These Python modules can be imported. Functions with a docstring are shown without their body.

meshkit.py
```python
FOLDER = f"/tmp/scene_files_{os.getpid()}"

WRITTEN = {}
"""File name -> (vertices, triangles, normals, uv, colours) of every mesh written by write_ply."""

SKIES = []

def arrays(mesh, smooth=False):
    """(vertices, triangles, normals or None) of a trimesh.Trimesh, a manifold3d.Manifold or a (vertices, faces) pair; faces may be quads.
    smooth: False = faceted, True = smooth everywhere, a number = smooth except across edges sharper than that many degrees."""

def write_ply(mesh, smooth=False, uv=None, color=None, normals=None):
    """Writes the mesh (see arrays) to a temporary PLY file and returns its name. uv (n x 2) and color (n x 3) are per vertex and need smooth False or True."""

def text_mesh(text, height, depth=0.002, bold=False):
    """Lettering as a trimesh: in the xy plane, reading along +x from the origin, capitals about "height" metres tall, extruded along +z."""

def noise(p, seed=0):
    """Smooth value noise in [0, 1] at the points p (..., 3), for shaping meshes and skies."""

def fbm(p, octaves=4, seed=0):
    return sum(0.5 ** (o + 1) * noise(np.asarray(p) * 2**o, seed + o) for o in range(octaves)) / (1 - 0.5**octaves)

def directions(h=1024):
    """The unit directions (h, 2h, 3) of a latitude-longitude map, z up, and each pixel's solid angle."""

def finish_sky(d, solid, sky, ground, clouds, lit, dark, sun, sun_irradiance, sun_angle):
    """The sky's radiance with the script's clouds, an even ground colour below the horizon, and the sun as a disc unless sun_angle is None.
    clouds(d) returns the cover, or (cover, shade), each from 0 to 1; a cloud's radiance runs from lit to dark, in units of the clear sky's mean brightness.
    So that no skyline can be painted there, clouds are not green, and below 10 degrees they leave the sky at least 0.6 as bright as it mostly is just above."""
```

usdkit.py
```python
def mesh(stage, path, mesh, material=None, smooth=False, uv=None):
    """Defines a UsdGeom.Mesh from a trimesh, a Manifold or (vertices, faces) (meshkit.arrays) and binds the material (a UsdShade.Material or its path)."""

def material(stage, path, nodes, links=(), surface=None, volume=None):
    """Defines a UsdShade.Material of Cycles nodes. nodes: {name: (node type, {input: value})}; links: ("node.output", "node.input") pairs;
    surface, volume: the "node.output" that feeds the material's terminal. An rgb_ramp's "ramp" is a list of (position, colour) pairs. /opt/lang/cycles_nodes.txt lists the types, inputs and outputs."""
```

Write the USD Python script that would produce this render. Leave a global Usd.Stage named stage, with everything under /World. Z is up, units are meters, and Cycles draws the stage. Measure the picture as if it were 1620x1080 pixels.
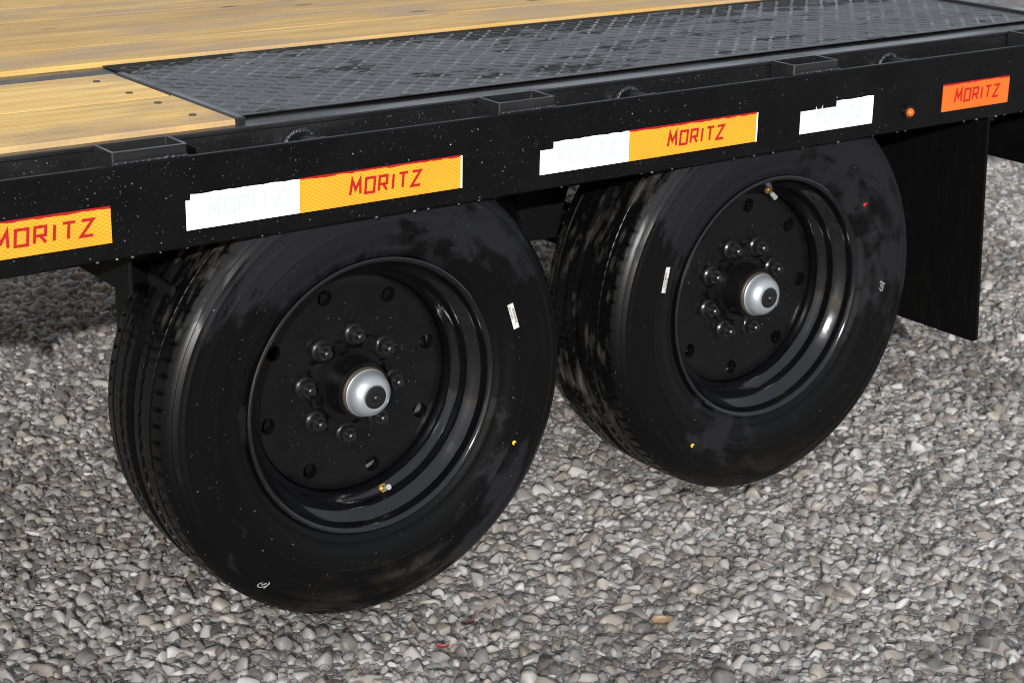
import math, random
import numpy as np, trimesh, manifold3d as m3
from manifold3d import Manifold, CrossSection
import shapely, shapely.geometry as sg
from shapely import affinity
import meshkit, usdkit
from pxr import Usd, UsdGeom, UsdLux, UsdShade, Gf, Sdf, Vt

stage = Usd.Stage.CreateInMemory()
UsdGeom.SetStageUpAxis(stage, 'Z'); UsdGeom.SetStageMetersPerUnit(stage, 1.0)
UsdGeom.Xform.Define(stage, '/World'); UsdGeom.Scope.Define(stage, '/World/Looks')
rng = np.random.default_rng(7)
random.seed(7)

# ------------------------------------------------------------------ camera, light, sky
EYE = np.array([-1.09060, -2.24130, 1.38588]); YAW, PITCH, ROLL = 0.633751, -0.326165, 0.016919
fw = np.array([math.sin(YAW)*math.cos(PITCH), math.cos(YAW)*math.cos(PITCH), math.sin(PITCH)])
rt = np.array([math.cos(YAW), -math.sin(YAW), 0.0]); up = np.cross(rt, fw)
rt, up = math.cos(ROLL)*rt + math.sin(ROLL)*up, -math.sin(ROLL)*rt + math.cos(ROLL)*up
cam = UsdGeom.Camera.Define(stage, '/World/camera')
M = np.eye(4); M[0, :3] = rt; M[1, :3] = up; M[2, :3] = -fw; M[3, :3] = EYE
cam.AddTransformOp().Set(Gf.Matrix4d(M.tolist()))
cam.CreateHorizontalApertureAttr(36.0); cam.CreateVerticalApertureAttr(36.0*682/1024)
cam.CreateFocalLengthAttr(36.0*2931.4/1620)
cam.CreateFStopAttr(11.0); cam.CreateFocusDistanceAttr(2.75)
cam.CreateClippingRangeAttr(Gf.Vec2f(0.05, 2000))
cam.CreateExposureAttr(0.15)
FLASH_ELEV = math.radians(18.5); FLASH_H = np.array([-1.69, -2.34]); FLASH_H = FLASH_H/np.linalg.norm(FLASH_H)
TO_FLASH = np.array([FLASH_H[0]*math.cos(FLASH_ELEV), FLASH_H[1]*math.cos(FLASH_ELEV), math.sin(FLASH_ELEV)])
cam_flash = UsdLux.DistantLight.Define(stage, '/World/sun_light')  # distant light put in place of the camera flash
cam_flash.CreateIntensityAttr(1.25); cam_flash.CreateAngleAttr(0.5); cam_flash.CreateNormalizeAttr(True); cam_flash.CreateColorAttr(Gf.Vec3f(1.0, 0.98, 0.965))
zx = TO_FLASH; xx = np.cross([0, 0, 1], zx); xx /= np.linalg.norm(xx); yy = np.cross(zx, xx)
L = np.eye(4); L[0, :3] = xx; L[1, :3] = yy; L[2, :3] = zx
cam_flash.AddTransformOp().Set(Gf.Matrix4d(L.tolist()))
dome = UsdLux.DomeLight.Define(stage, '/World/sky')
SKY = usdkit.material(stage, '/World/Looks/sky', {
    'sky': ('sky_texture', {'sky_type': 'single_scattering', 'sun_disc': False, 'sun_elevation': FLASH_ELEV, 'sun_rotation': math.atan2(TO_FLASH[0], TO_FLASH[1])}),
    'tc': ('texture_coordinate', {}), 'n': ('noise_texture', {'scale': 2.2, 'detail': 4.0}),
    'r': ('map_range', {'from_min': 0.25, 'from_max': 0.75, 'to_min': 0.72, 'to_max': 0.97, 'clamp': True}),
    'm': ('mix_color', {'b': (3.4, 3.48, 3.66), 'use_clamp': False}),
    'bg': ('background_shader', {'strength': 0.15})},
    [('tc.generated', 'n.vector'), ('n.fac', 'r.value'), ('r.result', 'm.fac'), ('sky.color', 'm.a'), ('m.result', 'bg.color')], surface='bg.background')
UsdShade.MaterialBindingAPI.Apply(dome.GetPrim()).Bind(SKY)
dome.GetPrim().SetCustomDataByKey('kind', 'structure')

# ------------------------------------------------------------------ measures (metres)
X1, X2, ZA1, ZA2 = 0.3275, 1.1565, 0.385, 0.4040         # the two axles
RT, RF, YF = 0.365, 0.2226, 0.040                        # tyre radius, rim flange radius, rim flange plane
RAIL0, RAIL1 = 0.6842, 0.8116                            # outer rail bottom and top
SLOPE = (ZA2 - ZA1)/(X2 - X1)
def ground_z(x): return ZA1 - RT - 0.004 + SLOPE*(np.asarray(x) - X1)
REAR = 1.995; FRONT = -1.6; INNER = 2.45

# ------------------------------------------------------------------ helpers
used = {}
def numbered(parent, name):
    k = used.get((parent, name), 0); used[(parent, name)] = k + 1
    return f'{parent}/{name}' if k == 0 else f'{parent}/{name}_{k:03d}'
def path_of(parent): return '/World' if parent is None else (parent if isinstance(parent, str) else str(parent.GetPath()))
def tag(p, label=None, cat=None, group=None, kind=None):
    for k, v in (('label', label), ('category', cat), ('group', group), ('kind', kind)):
        if v: p.SetCustomDataByKey(k, v)
    return p
def obj(name, mesh, mat, parent=None, smooth=30, label=None, kind=None):
    m = usdkit.mesh(stage, numbered(path_of(parent), name), mesh, mat, smooth=smooth)
    return tag(m.GetPrim(), label=label, kind=kind)
def xf(name, loc=(0, 0, 0), parent=None):
    x = UsdGeom.Xform.Define(stage, numbered(path_of(parent), name)); x.AddTranslateOp().Set(Gf.Vec3d(*map(float, loc)))
    return x.GetPrim()
cat = trimesh.util.concatenate
def box(x0, x1, y0, y1, z0, z1, r=0.0015):
    """A box with chamfered edges."""
    r = min(r, (x1-x0)*.45, (y1-y0)*.45, (z1-z0)*.45); pts = []
    for sx in (0, 1):
        for sy in (0, 1):
            for sz in (0, 1):
                c = np.array([x1 if sx else x0, y1 if sy else y0, z1 if sz else z0]); s = np.array([1-2*sx, 1-2*sy, 1-2*sz])*r
                pts += [c + s*[0, 1, 1], c + s*[1, 0, 1], c + s*[1, 1, 0]]
    return trimesh.convex.convex_hull(np.array(pts))
def lathe(profile, n=128, closed=False, a0=0.0):
    """profile of (y, r) points turned about the y axis."""
    p = np.asarray(profile, float); k = len(p); th = a0 + np.arange(n)*2*np.pi/n
    v = np.stack([p[None, :, 1]*np.cos(th)[:, None], np.broadcast_to(p[None, :, 0], (n, k)), p[None, :, 1]*np.sin(th)[:, None]], -1).reshape(-1, 3)
    i, j = np.meshgrid(np.arange(n), np.arange(k if closed else k-1), indexing='ij'); i2 = (i+1) % n; j2 = (j+1) % k
    q = np.stack([i*k+j, i*k+j2, i2*k+j2, i2*k+j], -1).reshape(-1, 4)
    f = np.vstack([q[:, [0, 2, 1]], q[:, [0, 3, 2]]])
    m = trimesh.Trimesh(v, f, process=False); m.update_faces(m.nondegenerate_faces()); m.merge_vertices()
    if closed: trimesh.repair.fix_normals(m)
    return m
def tube_between(a, b, r, n=16):
    return trimesh.creation.cylinder(radius=r, segment=[a, b], sections=n)
def moved(m, t=(0, 0, 0), R=None):
    m = m.copy()
    if R is not None: m.apply_transform(R)
    m.apply_translation(t); return m
rot = trimesh.transformations.rotation_matrix
def tm(man):
    a = man.to_mesh(); return trimesh.Trimesh(a.vert_properties[:, :3], a.tri_verts, process=False)
def extrude_xz(poly, y0, y1):
    """A shapely polygon in (x, z) made a plate between y0 (front) and y1."""
    ms = []
    for g in getattr(poly, 'geoms', [poly]):
        if g.area > 0:
            m = trimesh.creation.extrude_polygon(g, y1-y0, engine='earcut')
            v = m.vertices.copy(); m = trimesh.Trimesh(np.stack([v[:, 0], y1 - v[:, 2], v[:, 1]], 1), m.faces, process=False); ms.append(m)
    m = cat(ms); trimesh.repair.fix_normals(m, multibody=True); return m

# ------------------------------------------------------------------ materials
def mat(name, nodes, links, surface='p.BSDF'): return usdkit.material(stage, f'/World/Looks/{name}', nodes, links, surface=surface)
def plain(name, color, rough=0.5, metal=0.0, **kw):
    return mat(name, {'p': ('principled_bsdf', dict(base_color=color, roughness=rough, metallic=metal, **kw))}, [])
PAINT = mat('black_paint', {
    'g': ('geometry', {}), 'n': ('noise_texture', {'scale': 420.0, 'detail': 2.0}), 'n2': ('noise_texture', {'scale': 9.0, 'detail': 5.0, 'roughness': 0.65}),
    'rr': ('map_range', {'from_min': 0.35, 'from_max': 0.7, 'to_min': 0.26, 'to_max': 0.42, 'clamp': True}),
    'c': ('rgb_ramp', {'ramp': [(0.3, (0.0018, 0.0018, 0.0020)), (0.75, (0.0034, 0.0032, 0.0034))]}),
    'b': ('bump', {'strength': 0.22, 'distance': 0.0006}), 'p': ('principled_bsdf', {'specular_ior_level': 0.2})},
    [('g.position', 'n.vector'), ('g.position', 'n2.vector'), ('n2.fac', 'rr.value'), ('rr.result', 'p.roughness'), ('n2.fac', 'c.fac'), ('c.color', 'p.base_color'),
     ('n.fac', 'b.height'), ('b.normal', 'p.normal')])
WETSTEEL = mat('wet_steel', {
    'g': ('geometry', {}), 'm': ('mapping', {'scale': (0.35, 1.0, 1.0)}), 'n': ('noise_texture', {'scale': 70.0, 'detail': 3.0}), 'n2': ('noise_texture', {'scale': 14.0, 'detail': 4.0, 'roughness': 0.6}),
    'rr': ('map_range', {'from_min': 0.4, 'from_max': 0.62, 'to_min': 0.16, 'to_max': 0.42, 'clamp': True}),
    'b': ('bump', {'strength': 0.35, 'distance': 0.0008}), 'p': ('principled_bsdf', {'base_color': (0.009, 0.009, 0.0095), 'specular_ior_level': 0.75})},
    [('g.position', 'm.vector'), ('m.vector', 'n.vector'), ('m.vector', 'n2.vector'), ('n2.fac', 'rr.value'), ('rr.result', 'p.roughness'), ('n.fac', 'b.height'), ('b.normal', 'p.normal')])
RIMPAINT = mat('rim_paint', {
    'g': ('geometry', {}), 'n': ('noise_texture', {'scale': 260.0, 'detail': 2.0}), 'n2': ('noise_texture', {'scale': 25.0, 'detail': 4.0}),
    'rr': ('map_range', {'from_min': 0.35, 'from_max': 0.7, 'to_min': 0.06, 'to_max': 0.15, 'clamp': True}),
    'b': ('bump', {'strength': 0.08, 'distance': 0.0006}), 'p': ('principled_bsdf', {'base_color': (0.002, 0.002, 0.0024), 'specular_ior_level': 0.8})},
    [('g.position', 'n.vector'), ('g.position', 'n2.vector'), ('n2.fac', 'rr.value'), ('rr.result', 'p.roughness'), ('n.fac', 'b.height'), ('b.normal', 'p.normal')])
DISCPAINT = mat('disc_paint', {
    'g': ('geometry', {}), 'n': ('noise_texture', {'scale': 260.0, 'detail': 2.0}), 'n2': ('noise_texture', {'scale': 25.0, 'detail': 4.0}),
    'rr': ('map_range', {'from_min': 0.35, 'from_max': 0.7, 'to_min': 0.28, 'to_max': 0.45, 'clamp': True}),
    'b': ('bump', {'strength': 0.08, 'distance': 0.0006}), 'p': ('principled_bsdf', {'base_color': (0.0026, 0.0026, 0.0028), 'specular_ior_level': 0.28})},
    [('g.position', 'n.vector'), ('g.position', 'n2.vector'), ('n2.fac', 'rr.value'), ('rr.result', 'p.roughness'), ('n.fac', 'b.height'), ('b.normal', 'p.normal')])
TREADPLATE = mat('tread_plate_wet', {
    'g': ('geometry', {}), 'x': ('separate_xyz', {}), 'm': ('mapping', {'scale': (0.4, 1.0, 1.0)}), 'n': ('noise_texture', {'scale': 34.0, 'detail': 4.0, 'roughness': 0.7}), 'n2': ('noise_texture', {'scale': 7.0, 'detail': 3.0, 'roughness': 0.6}), 'n4': ('noise_texture', {'scale': 150.0, 'detail': 2.0}),
    'e': ('map_range', {'from_min': 0.42, 'from_max': 0.60, 'to_min': 0.0, 'to_max': 0.16, 'clamp': True}), 'e2': ('math', {'math_type': 'multiply_add', 'value2': 0.5}), 'e3': ('math', {'math_type': 'multiply_add', 'value2': 0.5}),
    'w': ('map_range', {'from_min': 0.535, 'from_max': 0.585, 'to_min': 0.68, 'to_max': 0.03, 'clamp': True}), 'rr': ('map_range', {'to_min': 0.5, 'to_max': 0.30}), 'b': ('bump', {'strength': 0.35, 'distance': 0.0008}),
    'p': ('principled_bsdf', {'base_color': (0.012, 0.012, 0.0125)})},
    [('g.position', 'x.vector'), ('x.y', 'e.value'), ('g.position', 'm.vector'), ('m.vector', 'n.vector'), ('m.vector', 'n2.vector'), ('g.position', 'n4.vector'), ('n.fac', 'e2.value1'), ('e.result', 'e2.value3'), ('n2.fac', 'e3.value1'), ('e2.value', 'e3.value3'),
     ('e3.value', 'w.value'), ('w.result', 'p.specular_ior_level'), ('w.result', 'rr.value'), ('rr.result', 'p.roughness'), ('n4.fac', 'b.height'), ('b.normal', 'p.normal')])
DARK = plain('dark_underbody', (0.003, 0.003, 0.0032), 0.6, specular_ior_level=0.15)
WELD = mat('weld', {'g': ('geometry', {}), 'n': ('noise_texture', {'scale': 300.0, 'detail': 3.0}), 'b': ('bump', {'strength': 0.6, 'distance': 0.001}),
    'p': ('principled_bsdf', {'base_color': (0.011, 0.011, 0.012), 'roughness': 0.38, 'specular_ior_level': 0.7})}, [('g.position', 'n.vector'), ('n.fac', 'b.height'), ('b.normal', 'p.normal')])
def rubber(name, dust_sheen, lo, hi, scale):
    """Black rubber, wet and dark except where noise and height add a dry dusty tone, on sidewalls also painted sky sheen."""
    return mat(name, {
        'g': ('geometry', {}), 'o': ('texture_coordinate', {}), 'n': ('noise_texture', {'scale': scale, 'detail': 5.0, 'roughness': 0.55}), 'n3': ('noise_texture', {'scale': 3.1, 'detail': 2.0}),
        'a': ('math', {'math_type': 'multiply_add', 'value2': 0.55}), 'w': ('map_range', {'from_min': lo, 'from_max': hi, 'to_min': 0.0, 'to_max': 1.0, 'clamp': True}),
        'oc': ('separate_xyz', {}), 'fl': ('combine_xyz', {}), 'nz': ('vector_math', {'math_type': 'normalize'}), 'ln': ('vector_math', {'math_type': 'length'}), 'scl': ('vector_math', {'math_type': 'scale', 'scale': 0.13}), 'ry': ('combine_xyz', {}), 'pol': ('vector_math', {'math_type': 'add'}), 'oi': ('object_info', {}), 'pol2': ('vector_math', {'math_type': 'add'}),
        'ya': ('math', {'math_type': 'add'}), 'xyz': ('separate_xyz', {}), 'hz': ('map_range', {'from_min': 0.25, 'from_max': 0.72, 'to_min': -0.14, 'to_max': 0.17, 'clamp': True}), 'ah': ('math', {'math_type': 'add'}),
        'f': ('noise_texture', {'scale': 160.0, 'detail': 3.0}), 'c': ('mix_color', {'a': (0.0016, 0.0017, 0.0019), 'b': dust_sheen}),
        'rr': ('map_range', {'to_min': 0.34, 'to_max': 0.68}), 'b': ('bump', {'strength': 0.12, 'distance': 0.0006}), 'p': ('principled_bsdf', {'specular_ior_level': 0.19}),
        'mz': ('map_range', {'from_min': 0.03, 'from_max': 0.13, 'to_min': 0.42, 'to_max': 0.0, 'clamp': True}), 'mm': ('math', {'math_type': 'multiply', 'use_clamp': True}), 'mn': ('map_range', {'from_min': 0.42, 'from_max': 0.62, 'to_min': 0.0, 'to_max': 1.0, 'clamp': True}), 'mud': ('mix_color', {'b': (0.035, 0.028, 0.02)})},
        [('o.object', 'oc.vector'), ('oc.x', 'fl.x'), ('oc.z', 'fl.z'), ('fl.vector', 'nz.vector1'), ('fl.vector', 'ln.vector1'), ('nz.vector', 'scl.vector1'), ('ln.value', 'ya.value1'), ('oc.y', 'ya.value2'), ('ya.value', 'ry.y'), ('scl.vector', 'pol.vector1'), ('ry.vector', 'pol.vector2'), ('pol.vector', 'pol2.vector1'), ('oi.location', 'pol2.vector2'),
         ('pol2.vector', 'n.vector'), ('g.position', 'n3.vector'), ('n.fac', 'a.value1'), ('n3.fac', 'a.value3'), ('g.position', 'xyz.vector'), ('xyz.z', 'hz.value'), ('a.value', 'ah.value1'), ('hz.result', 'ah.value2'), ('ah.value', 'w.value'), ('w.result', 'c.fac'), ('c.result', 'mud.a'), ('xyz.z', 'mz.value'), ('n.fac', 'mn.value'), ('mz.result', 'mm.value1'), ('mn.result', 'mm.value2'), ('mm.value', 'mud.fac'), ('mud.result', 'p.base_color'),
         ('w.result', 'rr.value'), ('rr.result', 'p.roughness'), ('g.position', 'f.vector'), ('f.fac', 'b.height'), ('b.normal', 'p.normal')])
SIDEWALL = rubber('tyre_sidewall', (0.0072, 0.0075, 0.0088), 0.755, 0.83, 34.0)  # grey-blue of the dry patches also paints in sky sheen, strongest high up
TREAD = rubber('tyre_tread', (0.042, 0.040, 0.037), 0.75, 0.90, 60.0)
FLAP = mat('flap_rubber', {'g': ('geometry', {}), 'm': ('mapping', {'scale': (8.0, 8.0, 1.2)}), 'n': ('noise_texture', {'scale': 9.0, 'detail': 5.0, 'roughness': 0.7}),
    'c': ('rgb_ramp', {'ramp': [(0.5, (0.0018, 0.0018, 0.0019)), (0.85, (0.006, 0.0052, 0.0045))]}), 'p': ('principled_bsdf', {'roughness': 0.55, 'specular_ior_level': 0.12})},
    [('g.position', 'm.vector'), ('m.vector', 'n.vector'), ('n.fac', 'c.fac'), ('c.color', 'p.base_color')])
ZINC = mat('zinc', {'g': ('geometry', {}), 'n': ('noise_texture', {'scale': 180.0, 'detail': 3.0}), 'rr': ('map_range', {'to_min': 0.3, 'to_max': 0.52}),
    'p': ('principled_bsdf', {'base_color': (0.40, 0.435, 0.46), 'metallic': 0.65})}, [('g.position', 'n.vector'), ('n.fac', 'rr.value'), ('rr.result', 'p.roughness')])
BRASS = plain('brass', (0.45, 0.29, 0.11), 0.35, 0.85)
SILVER = plain('silver_cap', (0.36, 0.37, 0.37), 0.35, 0.3)
RUST = plain('hub_lip', (0.06, 0.045, 0.03), 0.5, 0.4)
BOLT = plain('bolt_black', (0.012, 0.012, 0.013), 0.32, 0.3)
PLUG = plain('plug_rubber', (0.006, 0.006, 0.006), 0.3)
WHITE_TAPE = plain('white_tape', (0.92, 0.92, 0.92), 0.5)
WHITE_PRINT = plain('white_tape_print', (0.50, 0.54, 0.58), 0.5)
RED_PRINT = plain('red_print', (0.36, 0.008, 0.004), 0.5)
RED_EDGE = plain('red_tape_edge', (0.32, 0.004, 0.004), 0.5)
def flashed_red(name, a, b):
    s = 2*math.pi
    return mat(name, {'g': ('geometry', {}), 'x': ('separate_xyz', {}),
        'u': ('math', {'math_type': 'multiply', 'value2': 0.55}), 'p1': ('math', {'math_type': 'add'}), 'p2': ('math', {'math_type': 'subtract'}),
        's1': ('math', {'math_type': 'multiply', 'value2': 1/0.0056}), 's2': ('math', {'math_type': 'multiply', 'value2': 1/0.0056}),
        'f1': ('math', {'math_type': 'pingpong', 'value2': 0.5}), 'f2': ('math', {'math_type': 'pingpong', 'value2': 0.5}), 'mn': ('math', {'math_type': 'minimum'}),
        'w': ('map_range', {'from_min': 0.04, 'from_max': 0.14, 'to_min': 0.0, 'to_max': 1.0, 'clamp': True}),
        'n': ('noise_texture', {'scale': 22.0, 'detail': 3.0}), 'h': ('mix_color', {'a': a, 'b': tuple(np.array(a)*[1, .66, .7])}), 'c': ('mix_color', {'a': b}), 'p': ('principled_bsdf', {'roughness': 0.5})},
        [('g.position', 'x.vector'), ('x.x', 'u.value1'), ('u.value', 'p1.value1'), ('x.z', 'p1.value2'), ('u.value', 'p2.value1'), ('x.z', 'p2.value2'),
         ('p1.value', 's1.value1'), ('p2.value', 's2.value1'), ('s1.value', 'f1.value1'), ('s2.value', 'f2.value1'), ('f1.value', 'mn.value1'), ('f2.value', 'mn.value2'),
         ('mn.value', 'w.value'), ('w.result', 'c.fac'), ('g.position', 'n.vector'), ('n.fac', 'h.fac'), ('h.result', 'c.b'), ('c.result', 'p.base_color')])
RED_FLASHED = flashed_red('red_tape_flashed', (0.92, 0.43, 0.020), (0.85, 0.19, 0.012))  # red tape; its overexposure by the flash is put into the colour
RED_FLASHED_REAR = flashed_red('red_tape_flashed_rear', (0.82, 0.17, 0.012), (0.74, 0.08, 0.010))  # red tape near the rear, flash brightening painted in as orange
LAMP = mat('amber_lens', {'p': ('principled_bsdf', {'base_color': (0.50, 0.11, 0.004), 'roughness': 0.12, 'specular_ior_level': 0.7})}, [])
STICKER = plain('sticker_paper', (0.55, 0.55, 0.50), 0.6)
INK = plain('sticker_ink', (0.04, 0.04, 0.045), 0.6)
YELLOW = plain('yellow_paint', (0.75, 0.42, 0.02), 0.5)
REDDOT = plain('red_paint', (0.4, 0.02, 0.01), 0.5)
CHALK = plain('white_stamp', (0.30, 0.31, 0.30), 0.7)
def wood(name, c0, c1, c2, seed):
    return mat(name, {
        'g': ('geometry', {}), 'oi': ('object_info', {}), 'sc': ('math', {'math_type': 'multiply', 'value2': 37.0}), 'cx': ('combine_xyz', {}), 'ad': ('vector_math', {'math_type': 'add'}),
        'm': ('mapping', {'scale': (1.1, 17.0, 17.0), 'location': (seed, seed*2.3, 0)}), 'n': ('noise_texture', {'scale': 2.4, 'detail': 6.0, 'roughness': 0.62, 'distortion': 0.5}),
        'm2': ('mapping', {'scale': (3.0, 120.0, 60.0)}), 'n2': ('noise_texture', {'scale': 3.0, 'detail': 3.0}),
        'm3': ('mapping', {'scale': (2.2, 7.5, 7.5)}), 'v': ('voronoi_texture', {'scale': 1.9, 'randomness': 1.0}), 'k': ('map_range', {'from_min': 0.045, 'from_max': 0.12, 'to_min': 1.0, 'to_max': 0.0, 'clamp': True}),
        'm4': ('mapping', {'scale': (2.2, 6.0, 6.0)}), 'w': ('noise_texture', {'scale': 1.7, 'detail': 4.0}), 'wr': ('map_range', {'from_min': 0.44, 'from_max': 0.62, 'to_min': 0.0, 'to_max': 0.75, 'clamp': True}),
        'sx': ('separate_xyz', {}), 'sw': ('math', {'math_type': 'multiply', 'value2': 480.0}), 'sn': ('math', {'math_type': 'sine'}),
        'c': ('rgb_ramp', {'ramp': [(0.22, c0), (0.5, c1), (0.82, c2)]}), 'c2': ('mix_color', {'blend_type': 'multiply', 'fac': 0.28}), 'r2': ('rgb_ramp', {'ramp': [(0.3, (0.6, 0.55, 0.5)), (0.6, (1, 1, 1))]}),
        'c3': ('mix_color', {'b': (0.37, 0.26, 0.165)}), 'c4': ('mix_color', {'b': (0.07, 0.04, 0.022)}), 'rv': ('map_range', {'to_min': 0.86, 'to_max': 1.1}), 'hv': ('hsv', {}),
        'hh': ('math', {'math_type': 'multiply_add', 'value2': 0.12}), 'b': ('bump', {'strength': 0.35, 'distance': 0.0015}), 'rr': ('map_range', {'to_min': 0.34, 'to_max': 0.62}), 'p': ('principled_bsdf', {'specular_ior_level': 0.22})},
        [('oi.random', 'sc.value1'), ('sc.value', 'cx.x'), ('sc.value', 'cx.y'), ('g.position', 'ad.vector1'), ('cx.vector', 'ad.vector2'),
         ('ad.vector', 'm.vector'), ('m.vector', 'n.vector'), ('ad.vector', 'm2.vector'), ('m2.vector', 'n2.vector'), ('ad.vector', 'm3.vector'), ('m3.vector', 'v.vector'), ('v.distance', 'k.value'),
         ('ad.vector', 'm4.vector'), ('m4.vector', 'w.vector'), ('w.fac', 'wr.value'), ('n.fac', 'c.fac'), ('n2.fac', 'r2.fac'), ('c.color', 'c2.a'), ('r2.color', 'c2.b'), ('c2.result', 'c3.a'), ('wr.result', 'c3.fac'),
         ('c3.result', 'c4.a'), ('k.result', 'c4.fac'), ('c4.result', 'hv.color'), ('oi.random', 'rv.value'), ('rv.result', 'hv.value'), ('hv.color', 'p.base_color'), ('g.position', 'sx.vector'), ('sx.x', 'sw.value1'), ('sw.value', 'sn.value1'), ('sn.value', 'hh.value1'), ('n2.fac', 'hh.value3'),
         ('hh.value', 'b.height'), ('b.normal', 'p.normal'), ('w.fac', 'rr.value'), ('rr.result', 'p.roughness')])
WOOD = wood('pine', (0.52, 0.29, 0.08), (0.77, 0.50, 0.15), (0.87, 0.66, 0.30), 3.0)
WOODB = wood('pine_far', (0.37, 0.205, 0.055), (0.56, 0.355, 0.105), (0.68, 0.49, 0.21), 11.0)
DROP = mat('water_drop', {'p': ('principled_bsdf', {'base_color': (0.075, 0.075, 0.08), 'roughness': 0.12, 'ior': 1.33, 'specular_ior_level': 1.0, 'coat_weight': 1.0, 'coat_ior': 1.8, 'coat_roughness': 0.05})}, [])  # pale base and strong coat paint in the flash glint of the drops
def stone(name, c, d):
    return mat(name, {'o': ('texture_coordinate', {}), 'g': ('geometry', {}), 'oi': ('object_info', {}), 'n': ('noise_texture', {'scale': 90.0, 'detail': 5.0, 'roughness': 0.65}), 'n2': ('noise_texture', {'scale': 28.0, 'detail': 3.0}),
        'mx': ('mix_color', {'a': d, 'b': c}), 'w': ('map_range', {'from_min': 0.32, 'from_max': 0.62, 'to_min': 0.0, 'to_max': 1.0, 'clamp': True}),
        'rv': ('map_range', {'to_min': 0.76, 'to_max': 1.2}), 'hv': ('hsv', {}), 'b': ('bump', {'strength': 0.3, 'distance': 0.0015}), 'p': ('principled_bsdf', {'roughness': 0.5, 'specular_ior_level': 0.35, 'subsurface_weight': 0.55, 'subsurface_scale': 0.007, 'subsurface_radius': (1.0, 0.95, 0.88)})},
        [('g.position', 'n.vector'), ('g.position', 'n2.vector'), ('n2.fac', 'w.value'), ('w.result', 'mx.fac'), ('mx.result', 'hv.color'), ('oi.random', 'rv.value'), ('rv.result', 'hv.value'), ('hv.color', 'p.base_color'), ('n.fac', 'b.height'), ('b.normal', 'p.normal')])
STONES = [stone(f'stone_{n}', c, d) for n, c, d in (
    ('pale', (0.338, 0.322, 0.303), (0.242, 0.227, 0.212)), ('white', (0.462, 0.448, 0.425), (0.338, 0.327, 0.309)), ('tan', (0.287, 0.255, 0.218), (0.203, 0.177, 0.149)),
    ('grey', (0.231, 0.224, 0.216), (0.163, 0.158, 0.151)), ('dark', (0.121, 0.114, 0.108), (0.084, 0.078, 0.074)), ('brown', (0.155, 0.128, 0.104), (0.104, 0.085, 0.069)))]
GROUND = mat('gravel_bed', {'g': ('geometry', {}), 'v': ('voronoi_texture', {'scale': 85.0}), 'v2': ('voronoi_texture', {'scale': 85.0, 'feature': 'distance_to_edge'}), 'bw': ('rgb_to_bw', {}),
    'c': ('rgb_ramp', {'ramp': [(0.0, (0.08, 0.075, 0.07)), (0.35, (0.16, 0.15, 0.14)), (0.7, (0.22, 0.21, 0.2)), (1.0, (0.3, 0.29, 0.28))]}),
    'e': ('map_range', {'from_min': 0.0, 'from_max': 0.12, 'to_min': 0.0, 'to_max': 1.0, 'clamp': True}), 'b': ('bump', {'strength': 0.8, 'distance': 0.005}), 'p': ('principled_bsdf', {'roughness': 0.7})},
    [('g.position', 'v.vector'), ('g.position', 'v2.vector'), ('v.color', 'bw.color'), ('bw.val', 'c.fac'), ('c.color', 'p.base_color'), ('v2.distance', 'e.value'), ('e.result', 'b.height'), ('b.normal', 'p.normal')])

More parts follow.
